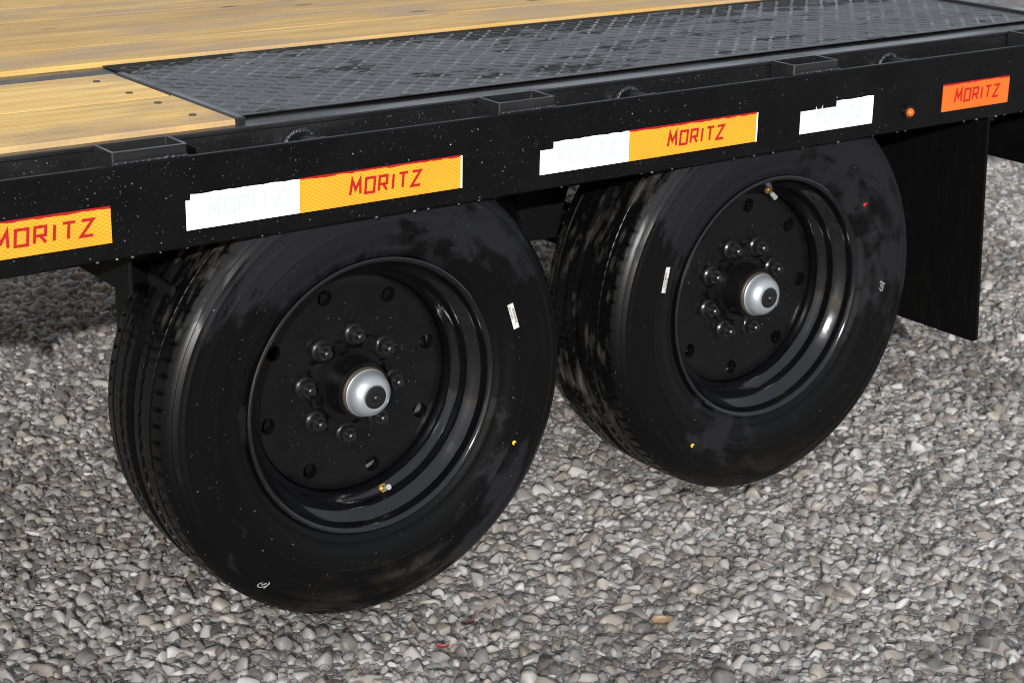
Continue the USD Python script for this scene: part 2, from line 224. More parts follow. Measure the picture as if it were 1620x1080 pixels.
# ------------------------------------------------------------------ ground
def ground_sheet():
    xs = np.concatenate([[-300, -60, -15, -5], np.linspace(-2.5, 7.5, 60), [12, 30, 90, 300]]); ys = np.concatenate([[-300, -60, -15, -5], np.linspace(-3, 8, 66), [14, 40, 100, 300]])
    X, Y = np.meshgrid(xs, ys, indexing='ij'); near = np.clip(1 - np.maximum(np.abs(X-2), np.abs(Y-2))/12, 0, 1)
    Z = ground_z(np.clip(X, -3, 8)) - 0.0068 + (meshkit.fbm(np.stack([X*1.6, Y*1.6, 0*X], -1), 3, 5)-.5)*0.02*near
    n, k = X.shape; i, j = np.meshgrid(np.arange(n-1), np.arange(k-1), indexing='ij'); a = i*k+j
    return np.stack([X, Y, Z], -1).reshape(-1, 3), np.stack([a, a+k, a+k+1, a+1], -1).reshape(-1, 4)
g = obj('ground', ground_sheet(), GROUND, smooth=True); tag(g, 'grey gravel yard ground under the trailer', 'ground', kind='structure')

def stone_mesh(seed):
    r = np.random.default_rng(seed); p = r.normal(size=(13, 3)); p /= np.linalg.norm(p, axis=1, keepdims=True); p *= r.uniform(0.75, 1.05, (13, 1))
    p *= [r.uniform(0.9, 1.2), r.uniform(0.75, 1.0), r.uniform(0.62, 0.92)]
    m = trimesh.convex.convex_hull(p); m = m.subdivide(); trimesh.smoothing.filter_laplacian(m, lamb=0.38, iterations=1); return m
def scatter_gravel():
    zone = sg.Polygon([(-1.2, 0.2), (-0.2, -0.9), (1.1, -1.6), (2.3, -1.2), (5.3, 1.0), (5.6, 3.6), (3.6, 4.8), (1.0, 3.8), (-0.8, 2.2)])
    pi = UsdGeom.PointInstancer.Define(stage, '/World/gravel'); protos = []
    for k in range(24):
        mp = usdkit.mesh(stage, f'/World/gravel/stone_{k:03d}' if k else '/World/gravel/stone', stone_mesh(100+k), STONES[k % 6], smooth=38); protos.append(mp.GetPath())
    pi.CreatePrototypesRel().SetTargets(protos)
    x0, y0, x1, y1 = zone.bounds; n = int((x1-x0)*(y1-y0)*8200); xy = rng.uniform((x0, y0), (x1, y1), (n, 2))
    xy = xy[shapely.contains_xy(zone, xy[:, 0], xy[:, 1])]; xy = xy[rng.uniform(size=len(xy)) < np.clip(1.25-0.18*np.hypot(xy[:, 0]+1.09, xy[:, 1]+2.24)+.35, .5, 1)]; n = len(xy)
    patch = meshkit.fbm(np.c_[xy*2.6, np.zeros(n)], 3, 9); size = rng.lognormal(math.log(0.0124), 0.30, n).clip(0.006, 0.025)
    z = ground_z(xy[:, 0]) - 0.0105 + rng.uniform(-0.0035, 0.003, n) + (meshkit.fbm(np.c_[xy*1.6, np.zeros(n)], 3, 5)-.5)*0.02
    for Xc, Yc in ((X1, .137), (X2, .137)):                          # stones pressed down under the tyres
        d = np.maximum(np.abs(xy[:, 0]-Xc)/0.10, np.abs(xy[:, 1]-Yc)/0.10); z -= 0.006*np.clip(1.3-d, 0, 1)
    u = rng.uniform(size=n); dark = np.clip((patch-0.50)*4.2 + 0.30, 0.06, 0.85); kind = np.where(u < dark, rng.choice([3, 4, 5, 2], n, p=[.42, .24, .18, .16]), rng.choice([0, 1, 2, 3], n, p=[.44, .15, .20, .21]))
    idx = kind + 6*rng.integers(0, 4, n)
    tilt = rng.normal(0, 0.75, n); az = rng.uniform(0, 2*np.pi, n); ax = rng.uniform(0, 2*np.pi, n)
    qz = np.stack([np.cos(az/2), 0*az, 0*az, np.sin(az/2)], 1); qt = np.stack([np.cos(tilt/2), np.sin(tilt/2)*np.cos(ax), np.sin(tilt/2)*np.sin(ax), 0*ax], 1)
    w = qt[:, 0]*qz[:, 0]-qt[:, 3]*qz[:, 3]; vx = qt[:, 1]*qz[:, 0]+qt[:, 2]*qz[:, 3]; vy = qt[:, 2]*qz[:, 0]-qt[:, 1]*qz[:, 3]; vz = qt[:, 0]*qz[:, 3]+qt[:, 3]*qz[:, 0]
    pi.CreatePositionsAttr(Vt.Vec3fArray.FromNumpy(np.c_[xy, z].astype(np.float32))); pi.CreateProtoIndicesAttr(Vt.IntArray.FromNumpy(idx.astype(np.int32)))
    pi.CreateScalesAttr(Vt.Vec3fArray.FromNumpy(np.repeat(size[:, None], 3, 1).astype(np.float32)))
    pi.CreateOrientationsAttr(Vt.QuathArray([Gf.Quath(float(a), float(b), float(c), float(d)) for a, b, c, d in zip(w, vx, vy, vz)]))
    tag(pi.GetPrim(), 'loose crushed grey and tan gravel stones covering the yard', 'gravel', kind='stuff')
scatter_gravel()

# ------------------------------------------------------------------ the trailer
T = xf('flatbed_trailer'); tag(T, 'black flatbed trailer with pine plank deck, tread plate fender and tandem wheels', 'trailer')

# frame
rail = obj('rub_rail', box(FRONT, REAR, 0.0, 0.009, RAIL0, RAIL1, 0.0018), PAINT, T)
def angle_rail():
    web = box(FRONT, REAR, 0.0775, 0.0845, 0.70, 0.816, 0.001); flange = box(FRONT, REAR, 0.0765, 0.142, 0.8165, 0.824, 0.0018); return cat([web, flange])
obj('side_frame', angle_rail(), WETSTEEL, T)
def ibeam(y):
    return cat([box(FRONT, REAR, y-.046, y+.046, 0.817, 0.8262, .002), box(FRONT, REAR, y-.004, y+.004, .532, .8165, .001), box(FRONT, REAR, y-.046, y+.046, .522, .5315, .002)])
obj('main_beam', ibeam(0.5555), WETSTEEL, T); obj('main_beam', ibeam(1.95), WETSTEEL, T)
for x in (-1.2, -0.65, -0.05, 1.35): obj('cross_member', cat([box(x, x+.006, .0855, .545, .60, .815, .001), box(x+.0065, x+.05, .0855, .50, .806, .8125, .001)]), DARK, T)
obj('rear_crossmember', box(1.93, 1.948, 0.0105, INNER, 0.536, 0.8155, 0.002), PAINT, T)

# pockets, spools, welds
def pocket(x0, x1):
    c = CrossSection.square([x1-x0-.008, .060-.008]).offset(.004, m3.JoinType.Round, circular_segments=16) - CrossSection.square([x1-x0-.008-.006, .060-.008-.006]).offset(.0022, m3.JoinType.Round, circular_segments=12).translate((.003, .003))
    return moved(tm(Manifold.extrude(c, .824+.002-.692)), (x0+.004, .0145+.004, .692))
def bead(a, b, r, n, seed, flat=1.0):
    rr = np.random.default_rng(seed); ms = []
    for t in np.linspace(0, 1, n):
        s = trimesh.creation.icosphere(1, r*rr.uniform(.85, 1.15)); s.apply_scale([1.0, 1.0, flat]); s.apply_translation(np.array(a)*(1-t)+np.array(b)*t + rr.normal(0, r*.12, 3)); ms.append(s)
    return cat(ms)
for k, (a, b) in enumerate([(-0.720, -0.610), (-0.098, 0.014), (0.535, 0.643), (1.155, 1.263), (1.778, 1.888)]):
    pk = obj('stake_pocket', pocket(a, b), WETSTEEL, T)
    obj('weld_bead', bead((a+.004, .0115, RAIL1-.001), (b-.004, .0115, RAIL1-.001), .0042, 64, k, .8), WELD, pk)
for k, x in enumerate([-0.40, 0.222, 0.838, 1.452]):
    sp = obj('pipe_spool', tube_between([x, .010, .783], [x, .0765, .783], .0245, 32), PAINT, T)
    ring = np.array([[x+.026*math.cos(t), .073, .783+.026*math.sin(t)] for t in np.linspace(-.3, math.pi+.3, 80)])
    obj('weld_bead', cat([moved(trimesh.creation.icosphere(1, .0042), p+rng.normal(0, .0004, 3)) for p in ring]), WELD, sp)
    ring2 = np.array([[x+.025*math.cos(t), .0118, .783+.025*math.sin(t)] for t in np.linspace(-.3, math.pi+.3, 80)])
    obj('weld_bead', cat([moved(trimesh.creation.icosphere(1, .0040), p+rng.normal(0, .0004, 3)) for p in ring2]), WELD, sp)

# deck planks
SCREWS = [(1, .090, .150), (1, .086, .255), (2, .082, .345), (2, .078, .455)]
def plank(x0, x1, y0, y1, z0, z1, seed):
    """A plank whose long edges are eased and slightly uneven."""
    r = np.random.default_rng(seed); n = max(6, int((x1-x0)/.06)); xs = np.linspace(x0, x1, n); e = .0022
    prof = np.array([(y0, z0), (y0, z1-e), (y0+e*.4, z1-e*.3), (y0+e*1.3, z1), (y1-e*1.3, z1), (y1-e*.4, z1-e*.3), (y1, z1-e), (y1, z0)])
    wob = np.array([(meshkit.fbm(np.c_[xs*3, np.full(n, seed*1.7+k), 0*xs], 3, seed)-.5)*.0016 for k in range(2)])
    V = np.zeros((n, 8, 3)); V[:, :, 0] = xs[:, None]; V[:, :, 1] = prof[:, 0]; V[:, :, 2] = prof[:, 1]
    V[:, :4, 1] += wob[0][:, None]; V[:, 4:, 1] += wob[1][:, None]; V[:, 1:7, 2] += ((meshkit.fbm(np.c_[xs*1.2, np.full(n, seed*3.1), 0*xs], 2, seed+9)-.5)*.0014)[:, None]
    f = [[i*8+j, i*8+(j+1) % 8, (i+1)*8+(j+1) % 8, (i+1)*8+j] for i in range(n-1) for j in range(8)]
    f = np.array([[q[0], q[2], q[1]] for q in f] + [[q[0], q[3], q[2]] for q in f] + [[0, j, j+1] for j in range(1, 7)] + [[(n-1)*8, (n-1)*8+j+1, (n-1)*8+j] for j in range(1, 7)])
    m = trimesh.Trimesh(V.reshape(-1, 3), f, process=False); trimesh.repair.fix_normals(m); return m
near1 = obj('deck_plank', plank(FRONT, 0.1294, 0.0955, 0.3005, .796, .8326, 1), WOOD, T, smooth=40)
near2 = obj('deck_plank', plank(FRONT, 0.1270, 0.3014, 0.5060, .796, .8322, 2), WOOD, T, smooth=40)
SCREW = plain('screw_head', (0.05, 0.04, 0.032), 0.5, 0.4)
for pl, sx, sy in SCREWS: obj('screw', trimesh.creation.cylinder(.0055, .0024, sections=14, transform=trimesh.transformations.translation_matrix((sx, sy, .8327))), SCREW, {1: near1, 2: near2}[pl])
ys = np.linspace(0.603, 0.603+.1535*12, 13)
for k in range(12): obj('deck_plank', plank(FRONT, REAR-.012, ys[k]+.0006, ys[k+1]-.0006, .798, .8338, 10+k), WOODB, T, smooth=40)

# tread plate over the wheels, with raised lugs
PX0, PX1, PY0, PY1, PZ = 0.150, REAR-.036, 0.128, 0.596, 0.8290
plate = obj('tread_plate', box(PX0, PX1, PY0, PY1, .8272, PZ, .0008), TREADPLATE, T)
def lugs():
    base = np.array([(-.0135, 0, 0), (-.006, -.0038, 0), (.006, -.0038, 0), (.0135, 0, 0), (.006, .0038, 0), (-.006, .0038, 0), (-.008, 0, .0009), (.008, 0, .0009)])
    fc = np.array([(0, 1, 6), (1, 2, 7), (1, 7, 6), (2, 3, 7), (3, 4, 7), (4, 5, 6), (4, 6, 7), (5, 0, 6)]); V, F = [], []
    p = .0215; i = 0
    for ix in range(int((PX1-PX0-.03)/p)):
        for iy in range(int((PY1-PY0-.03)/p)):
            a = (math.pi/4 if (ix+iy) % 2 else -math.pi/4) + rng.normal(0, .06); c, s = math.cos(a), math.sin(a); b = base.copy()
            b[:, :2] = b[:, :2] @ np.array([[c, s], [-s, c]]); b[:, 2] *= rng.uniform(.6, 1.2); b += (PX0+.022+ix*p+rng.normal(0, .0006), PY0+.022+iy*p+rng.normal(0, .0006), PZ-.0001); V.append(b); F.append(fc+8*i); i += 1
    return trimesh.Trimesh(np.vstack(V), np.vstack(F), process=False)
obj('tread_lugs', lugs(), WETSTEEL, plate, smooth=20, kind='stuff')
obj('plank_end_bar', box(0.1335, 0.1485, 0.098, 0.507, .80, .8335, .0025), WETSTEEL, T)
obj('rear_end_bar', box(REAR-.034, REAR, .0775+.067, .598, .815, .8350, .002), WETSTEEL, T)
obj('rear_dovetail', extrude_xz(sg.Polygon([(REAR+.004, .815), (REAR+.9, .62), (REAR+.9, .585), (REAR+.004, .78)]), 0.02, INNER), DARK, T)  # added tail plate, fills the corner behind the deck with dark

# underbody: axles, springs, hangers
for X, Z in ((X1, ZA1), (X2, ZA2)):
    obj('axle', tube_between([X, .20, Z], [X, 2.3, Z], .045, 20), DARK, T)
    sp = [box(X-.20+.035*k, X+.20-.035*k, .43, .49, Z+.052+.011*k, Z+.0625+.011*k, .001) for k in range(4)]
    obj('leaf_spring', cat(sp), DARK, T)
for x in (0.16, 0.742, 1.40):
    for y in (.42, .493): obj('spring_hanger', extrude_xz(sg.Polygon([(x-.05, .52), (x+.05, .52), (x+.03, .44), (x-.03, .44)]), y, y+.007), DARK, T)
obj('equalizer', extrude_xz(sg.Polygon([(.64, .47), (.742, .50), (.845, .47), (.845, .50), (.742, .54), (.64, .50)]), .43, .485), BOLT, T)
obj('front_mud_guard', box(0.022, 0.030, .10, .302, .44, .60, .002), DARK, T)
obj('gusset_plate', extrude_xz(sg.Polygon([(0.78, .60), (0.90, .60), (0.87, .50), (0.80, .50)]), .30, .312), DARK, T)

# ------------------------------------------------------------------ wheels
def hub_y(*a): return a
def tyre_mesh(ang_off, Zc):
    yc = .137
    side = [(.056, .212), (.047, .2195), (.0445, .2265), (.0405, .233), (.0385, .2385), (.0395, .2420), (.0350, .2500), (.0310, .262), (.0290, .275), (.0286, .2785), (.0278, .2795), (.0278, .2810), (.0284, .2820), (.0283, .288), (.0285, .300), (.0292, .3075), (.0286, .3085), (.0287, .3105), (.0294, .3115), (.0300, .320),
            (.0305, .3265), (.0296, .3275), (.0298, .3305), (.0310, .3320), (.0326, .3376), (.0321, .3384), (.0324, .3396), (.0338, .3404), (.0372, .3460), (.0365, .3475), (.0395, .3520), (.0445, .3560), (.0475, .3585), (.0500, .3600)]
    tread = [(.0510, .3606), (.060, .3616), (.0715, .3628), (.0722, .3622), (.0735, .3560), (.0765, .3560), (.0778, .3626), (.0785, .3634), (.098, .3645), (.1015, .3640), (.1030, .3560), (.1080, .3560), (.1095, .3642), (.1105, .3648), (.1225, .3650), (.124, .3645), (.1255, .3560), (yc, .3560)]
    half = np.array(side+tread); other = half[::-1][1:].copy(); other[:, 0] = 2*yc - other[:, 0]; prof = np.vstack([half, other]); k = len(prof); n = 540
    th = np.arange(n)*2*np.pi/n; R = np.broadcast_to(prof[:, 1], (n, k)).copy(); Y = np.broadcast_to(prof[:, 0], (n, k)).copy()
    ns = len(side); cut = (np.arange(n) % 6 == 0)
    R[np.ix_(cut, [ns-2, ns-1, ns, ns+1])] -= np.array([.0010, .003, .0042, .0036])                       # slits of the outer shoulder rib
    R[np.ix_(cut, [2*(ns+len(tread))-2-j for j in (ns-1, ns, ns+1)])] -= .0035
    cut2 = (np.arange(n) % 4 == 2)
    for j in (ns+7, ns+8, ns+9, ns+13, ns+14): R[np.ix_(cut2, [j])] -= .0009; R[np.ix_(cut2, [k-1-j])] -= .0009
    wave = np.where((np.arange(n)//3) % 2 == 0, .0012, -.0012)
    for j in range(ns+9, ns+13): Y[:, j] += wave; Y[:, k-1-j] += wave
    V = np.stack([R*np.cos(th)[:, None], Y, R*np.sin(th)[:, None]], -1)
    bottom = -(Zc - 0) + 0.0; low = -RT + .006; V[:, :, 2] = np.where(V[:, :, 2] < low, low + (V[:, :, 2]-low)*.15, V[:, :, 2])
    i, j = np.meshgrid(np.arange(n), np.arange(k-1), indexing='ij'); i2 = (i+1) % n
    q = np.stack([i*k+j, i*k+j+1, i2*k+j+1, i2*k+j], -1).reshape(-1, 4); f = np.vstack([q[:, [0, 2, 1]], q[:, [0, 3, 2]]]); fy = np.tile(np.arange(k-1), n); fy = np.concatenate([fy, fy])
    V = V.reshape(-1, 3); is_tread = (fy >= ns-2) & (fy <= k-ns)
    m = trimesh.Trimesh(V, f, process=False)
    s = trimesh.Trimesh(V, f[~is_tread], process=False); t = trimesh.Trimesh(V, f[is_tread], process=False)
    for x in (s, t): x.remove_unreferenced_vertices()
    return s, t
RIM = [(.0480, .2226), (.0430, .2236), (.0400, .2226), (.0388, .2205), (.0392, .2180), (.0412, .2150), (.0450, .2125), (.0520, .2110), (.0560, .2106), (.0590, .2092), (.0680, .2004), (.0708, .1968), (.0745, .1946), (.0770, .1930), (.0860, .1918), (.0890, .1910), (.0940, .1870), (.1010, .1810), (.1050, .1796), (.1200, .1790), (.1400, .1790), (.20, .195), (.23, .21), (.232, .222),
       (.236, .222), (.234, .213), (.20, .199), (.14, .184), (.122, .184), (.106, .1845), (.098, .1905), (.09, .1960), (.074, .1985), (.0720, .2055), (.0640, .2118), (.0500, .2145), (.0465, .2170)]
def disc_mesh(off):
    prof = [(.1225, .045), (.1225, .100), (.1215, .135), (.1190, .158), (.1180, .168), (.1210, .1765), (.1260, .1795), (.136, .1798), (.136, .172), (.1345, .045)]
    m = lathe(prof, 128, closed=True); man = Manifold(m3.Mesh(m.vertices.astype(np.float32), m.faces.astype(np.uint32)))
    if man.volume() < 0: man = Manifold(m3.Mesh(m.vertices.astype(np.float32), m.faces[:, ::-1].astype(np.uint32)))
    for k in range(8):
        a = math.radians(off+45*k); c = Manifold.cylinder(.06, .0128, .0128, 28).rotate((-90, 0, 0)).translate((.1522*math.cos(a), .10, .1522*math.sin(a))); man = man - c
    return tm(man)
def facing(m, y):  # turns a +z model to point outward (-y), its base at y
    m = m.copy(); m.apply_transform(rot(math.pi/2, [1, 0, 0])); m.apply_translation([0, y, 0]); return m
def lug_mesh(turn):
    def cyl(r0, r1, z0, z1, n): return Manifold.cylinder(z1-z0, r0, r1, n).translate((0, 0, z0))
    nut = cyl(.0178, .0172, 0, .004, 28) + cyl(.0165, .0138, .004, .0065, 28) + (cyl(.0136, .0136, .0065, .0165, 6).rotate((0, 0, turn)) ^ cyl(.0150, .0122, .0065, .0172, 28))
    stud = cyl(.0074, .0074, .016, .0275, 20) + cyl(.0074, .0052, .0275, .0295, 20)
    return tm(nut + stud)
HEX = Manifold.cylinder(.010, .0075, .0075, 6)
def on_sidewall(r, deg, lift=.0008):
    """Point and frame (radial, tangent, normal) on the outer sidewall."""
    a = math.radians(deg); y = np.interp(r, [.2500, .262, .275, .288, .300, .3075, .320, .3320, .3385, .3460], [.0350, .0310, .0290, .0283, .0285, .0292, .0300, .0310, .0330, .0372])
    return np.array([r*math.cos(a), y-lift, r*math.sin(a)]), np.array([math.cos(a), 0, math.sin(a)]), np.array([-math.sin(a), 0, math.cos(a)])
def place_flat(poly, r, deg, spin, lift, thick=.0004):
    """A flat shape (metres, in a plane whose u axis is the wheel's x turned by spin) laid on the sidewall."""
    m = extrude_xz(poly, 0, thick); p, rad, tan = on_sidewall(r, deg, lift); dy = (np.interp(r+.01, [.25, .262, .288, .32, .346], [.035, .031, .0283, .03, .0372])-np.interp(r-.01, [.25, .262, .288, .32, .346], [.035, .031, .0283, .03, .0372]))/.02
    m.apply_transform(rot(math.radians(-spin), [0, 1, 0])); v = m.vertices.copy(); v[:, 1] += dy*(v @ rad) - thick; m.vertices = v + p; return m
FONT = {'M': [[(0, 0), (.12, 1), (.5, .35), (.88, 1), (1, 0)]], 'O': [[(0, 0), (0, 1), (.85, 1), (.85, 0), (0, 0)]], 'R': [[(0, 0), (0, 1), (.75, 1), (.75, .45), (.05, .45)], [(.38, .45), (.8, 0)]], 'I': [[(.1, 0), (.1, 1)]],
        'T': [[(0, 1), (.85, 1)], [(.42, 1), (.42, 0)]], 'Z': [[(0, 1), (.8, 1), (0, 0), (.85, 0)]]}
ADV = {'M': 1.0, 'O': .85, 'R': .8, 'I': .2, 'T': .85, 'Z': .85}
def lettering(width, height, stroke, slant=.10):
    x, shapes = 0.0, []; gap = .47
    for ch in 'MORITZ':
        for line in FONT[ch]: shapes.append(sg.LineString([(x+a, b) for a, b in line]))
        x += ADV[ch] + gap
    total = x - gap; out = []
    for l in shapes:
        l = affinity.affine_transform(l, [width/total, 0, 0, height, 0, 0]); l = affinity.affine_transform(l, [1, slant, 0, 1, 0, 0]); out.append(l.buffer(stroke/2, cap_style='flat', join_style='mitre'))
    return shapely.union_all(out)
def text_poly(text, height):
    """Digits and capitals as stroke shapes (seven-segment like strokes with diagonals)."""
    S = {'0': [[(0, 0), (0, 1), (1, 1), (1, 0), (0, 0)]], '1': [[(.3, .8), (.55, 1), (.55, 0)]], '2': [[(0, 1), (1, 1), (1, .55), (0, 0), (1, 0)]], '3': [[(0, 1), (1, 1), (.5, .55), (1, .4), (1, 0), (0, 0)]],
         '4': [[(.7, 0), (.7, 1), (0, .35), (1, .35)]], '5': [[(1, 1), (0, 1), (0, .55), (1, .55), (1, 0), (0, 0)]], '6': [[(1, 1), (0, .8), (0, 0), (1, 0), (1, .5), (0, .5)]], '7': [[(0, 1), (1, 1), (.4, 0)]],
         'H': [[(0, 0), (0, 1)], [(1, 0), (1, 1)], [(0, .5), (1, .5)]], 'U': [[(0, 1), (0, 0), (1, 0), (1, 1)]], 'D': [[(0, 0), (0, 1), (.7, 1), (1, .7), (1, .3), (.7, 0), (0, 0)]]}
    out = [affinity.affine_transform(sg.LineString(l), [height*.55, 0, 0, height, i*height*.95, 0]).buffer(height*.09, cap_style='square', join_style='mitre') for i, ch in enumerate(text) for l in S[ch]]
    return shapely.union_all(out)
def barcode(length, height, seed):
    r = np.random.default_rng(seed); x, out = 0.0, []
    while x < length:
        w = r.choice([.0004, .0006, .0009]); out.append(sg.box(x, 0, min(x+w, length), height)); x += w + r.choice([.0005, .0008, .0013])
    return shapely.union_all(out)

def make_wheel(X, Z, lug_off, hole_off, valve_deg, sticker, marks, name_label):
    w = xf('wheel', (X, 0, Z), T); w.SetCustomDataByKey('label', name_label)
    s, t = tyre_mesh(0, Z)
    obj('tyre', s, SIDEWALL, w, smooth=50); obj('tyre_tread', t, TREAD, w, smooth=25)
    obj('rim', lathe(RIM, 160, closed=True), RIMPAINT, w, smooth=35)
    obj('wheel_disc', disc_mesh(hole_off), DISCPAINT, w, smooth=28)
    obj('brake_drum', lathe([(.148, .02), (.148, .163), (.154, .170), (.215, .158), (.218, .15), (.218, .02)], 64), DARK, w)
    # hub
    lob = []
    for k in range(8):
        a = math.radians(lug_off+45*k); lob.append(Manifold.cylinder(.011, .0150, .0135, 20).rotate((90, 0, 0)).translate((.068*math.cos(a+.39), .1225, .068*math.sin(a+.39))) if k % 2 else Manifold.cylinder(.009, .012, .011, 20).rotate((90, 0, 0)).translate((.063*math.cos(a+.39), .1225, .063*math.sin(a+.39))))
    core = Manifold.cylinder(.013, .066, .060, 48).rotate((90, 0, 0)).translate((0, .1225, 0))
    for m in lob: core = core + m
    for k in range(4):
        a = math.radians(lug_off+20+90*k); core = core - Manifold.cube((.012, .03, .02), True).rotate((0, -math.degrees(a), 0)).translate((.060*math.cos(a), .112, .060*math.sin(a)))
    barrel = Manifold.cylinder(.036, .0500, .0455, 64).rotate((90, 0, 0)).translate((0, .111, 0)); core = core + barrel
    obj('hub', tm(core), DISCPAINT, w, smooth=35)
    obj('hub_lip', lathe([(.0755, .02), (.0755, .0395), (.0735, .0408), (.0695, .0408), (.0680, .0393), (.0680, .02)], 64), RUST, w)
    obj('hub_cap', lathe([(.0679, .0375), (.0670, .0384), (.0652, .0384), (.0642, .0371), (.0610, .0362), (.0560, .0354), (.0510, .0336), (.0460, .0300), (.0425, .0252), (.0412, .0222), (.0409, .0200), (.0413, .0188), (.046, .0180)], 72), ZINC, w, smooth=50)
    obj('cap_plug', lathe([(.0425, .0192), (.0400, .0184), (.0388, .0160), (.0386, .0112), (.0388, .0072), (.0375, .0065), (.0350, .0052), (.0338, .0030), (.0336, .0)], 40), PLUG, w, smooth=35)
    for k in range(8):
        a = math.radians(lug_off+45*k); obj('lug_nut', moved(facing(lug_mesh(17*k+5), .1210), (.0812*math.cos(a), 0, .0812*math.sin(a))), BOLT, w, smooth=25)
    # valve: brass seat and stem leaning out and inward, metal cap
    a = math.radians(valve_deg); d = np.array([-math.cos(a)*.42, -.9, -math.sin(a)*.42]); d /= np.linalg.norm(d); base = np.array([.190*math.cos(a), .102, .190*math.sin(a)])
    R = trimesh.geometry.align_vectors([0, 0, 1], d); nut = cat([trimesh.creation.cylinder(.0090, .0030, sections=24), moved(tm(HEX), (0, 0, .0015))]); nut.apply_transform(R); nut.apply_translation(base)
    obj('valve_stem', cat([nut, tube_between(base, base+d*.024, .0042)]), BRASS, w)
    obj('valve_cap', cat([tube_between(base+d*.022, base+d*.033, .0046, 14)]), SILVER, w)
    # drum tag glimpsed through one hand hole
    ah = math.radians(marks['tag']); obj('drum_tag', moved(box(-.006, .006, .1445, .1455, -.009, .009, .0003), (.1500*math.cos(ah), 0, .1500*math.sin(ah))), STICKER, w)
    # barcode sticker
    r, deg, spin, text, seed, flip = sticker
    obj('barcode_sticker', place_flat(sg.box(-.0225, -.0050, .0225, .0050), r, deg, spin, .0004), STICKER, w, smooth=False)
    pr = shapely.union_all([affinity.translate(text_poly(text, .0026), -.0205, -.0042), affinity.translate(barcode(.026, .0038, seed), -.013, .0004)])
    obj('sticker_print', place_flat(pr, r, deg, spin, .0010, .0003), INK, w, smooth=False)
    for r, deg, m_ in marks['dots']:
        obj('paint_dot', place_flat(sg.Point(0, 0).buffer(.0038, 8).difference(sg.Point(.0018, -.0018).buffer(.0018)), r, deg, 0, .0006), m_, w, smooth=False)
    r, deg, spin, m_ = marks['stamp']
    e = affinity.scale(sg.Point(0, 0).buffer(.010, 20), 1.0, .48); ring = e.difference(affinity.scale(sg.Point(0, 0).buffer(.0088, 20), 1.0, .42)).difference(sg.box(-.002, .002, .008, .008))
    slash = sg.LineString([(.0085, -.001), (.0015, -.0075)]).buffer(.0006); bars = shapely.union_all([sg.box(-.003+i*.003, -.0012+.0004*i, -.0012+i*.003, .0012+.0004*i) for i in range(3)])
    obj('inspection_stamp', place_flat(shapely.union_all([ring, slash, bars]), r, deg, spin, .0006), m_, w, smooth=False)
    return w
make_wheel(X1, ZA1, -6.5, 16.0, -76, (.268, 19.6, -72, '4362177025', 3, 1), {'dots': [(.287, -26.4, YELLOW)], 'stamp': (.331, -129.3, 0, CHALK), 'tag': 15.5}, 'front wheel with valve at the bottom of its rim')
make_wheel(X2, ZA2, 19.5, 41.5, 80, (.269, 163.0, 80, '5335024UH4'[::-1], 8, 1), {'dots': [(.261, 33.5, REDDOT), (.299, -126.8, YELLOW)], 'stamp': (.277, -4.2, 100, CHALK), 'tag': -94.5}, 'rear wheel in front of the mud flap')

# ------------------------------------------------------------------ mud flap
def flap():
    y0, y1, zt, zb, t = .004, .46, .69, .231, .007; c = CrossSection.square([y1-y0-.02, zt-zb-.02]).offset(.010, m3.JoinType.Round, circular_segments=16)
    m = tm(Manifold.extrude(c, t).refine_to_length(.03)); v = m.vertices; z = v[:, 1]+zb+.01; s = np.clip((zt-z)/(zt-zb), 0, 1)
    return trimesh.Trimesh(np.stack([1.660+.030*s**1.2+v[:, 2], v[:, 0]+y0+.01, z], 1), m.faces[:, ::-1], process=False)
fl = flap(); fl.merge_vertices(); trimesh.repair.fix_normals(fl); obj('mud_flap', fl, FLAP, T)
obj('flap_bracket', box(1.668, 1.69, .012, .46, .672, .70, .001), DARK, T)

# ------------------------------------------------------------------ reflective tape and side lamp
IN = .0254; TZ = .7085; TH = 2*IN; TY = -.0006
def wavy(x0, x1, z, amp, seed, n=60):
    xs = np.linspace(x1, x0, max(4, int(n*(x1-x0)/.28))); return [(x, z - amp*meshkit.fbm(np.array([[x*110, seed, 0]]), 2, seed)[0]) for x in xs]
def strip(x0, x1, seed, notch=0, notch_h=0, amp=.0022):
    top = wavy(x0, x1, TZ+TH, amp, seed); p = sg.Polygon([(x0, TZ), (x1, TZ)] + top)
    if notch > 0: p = p.difference(sg.box(x0-.01, TZ+TH-notch_h, x0+notch, TZ+TH+.01))
    return p
def print_on(parent, x0, width, z0, m, h=.0215):
    obj('lettering', extrude_xz(affinity.translate(lettering(width, h, .0041), x0, z0), TY-.0012, TY-.0007), m, parent, smooth=False)
def red_tape(x0, x1, seed, tx, m, label, tw=4.75*IN, end=True):
    full = strip(x0, x1, seed, amp=.0006); body = shapely.intersection(full, sg.Polygon([(x0, TZ), (x1, TZ)] + wavy(x0, x1, TZ+TH-.0018, .0030, seed+50)))
    b = obj('reflective_tape', extrude_xz(full, TY+.0001, 0.0), RED_EDGE, T, smooth=False, label=label)
    obj('tape_face', extrude_xz(body, TY-.0006, TY), m, b, smooth=False)
    if tx is not None: print_on(b, tx, tw, TZ+.0150, RED_PRINT)
    if end: obj('tape_end', extrude_xz(sg.box(x1-.0026, TZ, x1-.0002, TZ+TH-.001), TY-.0013, TY-.0007), WHITE_TAPE, b, smooth=False)
def white_tape(x0, x1, seed, notch, nh, label):
    b = obj('reflective_tape', extrude_xz(strip(x0, x1, seed, notch, nh), TY, 0.0), WHITE_TAPE, T, smooth=False, label=label)
    print_on(b, x0+(x1-x0)*.18, (x1-x0)*.66, TZ+.0165, WHITE_PRINT)
X0T, X2T, X3T, X4T = -.1102, .6043, 1.1630, 1.5222
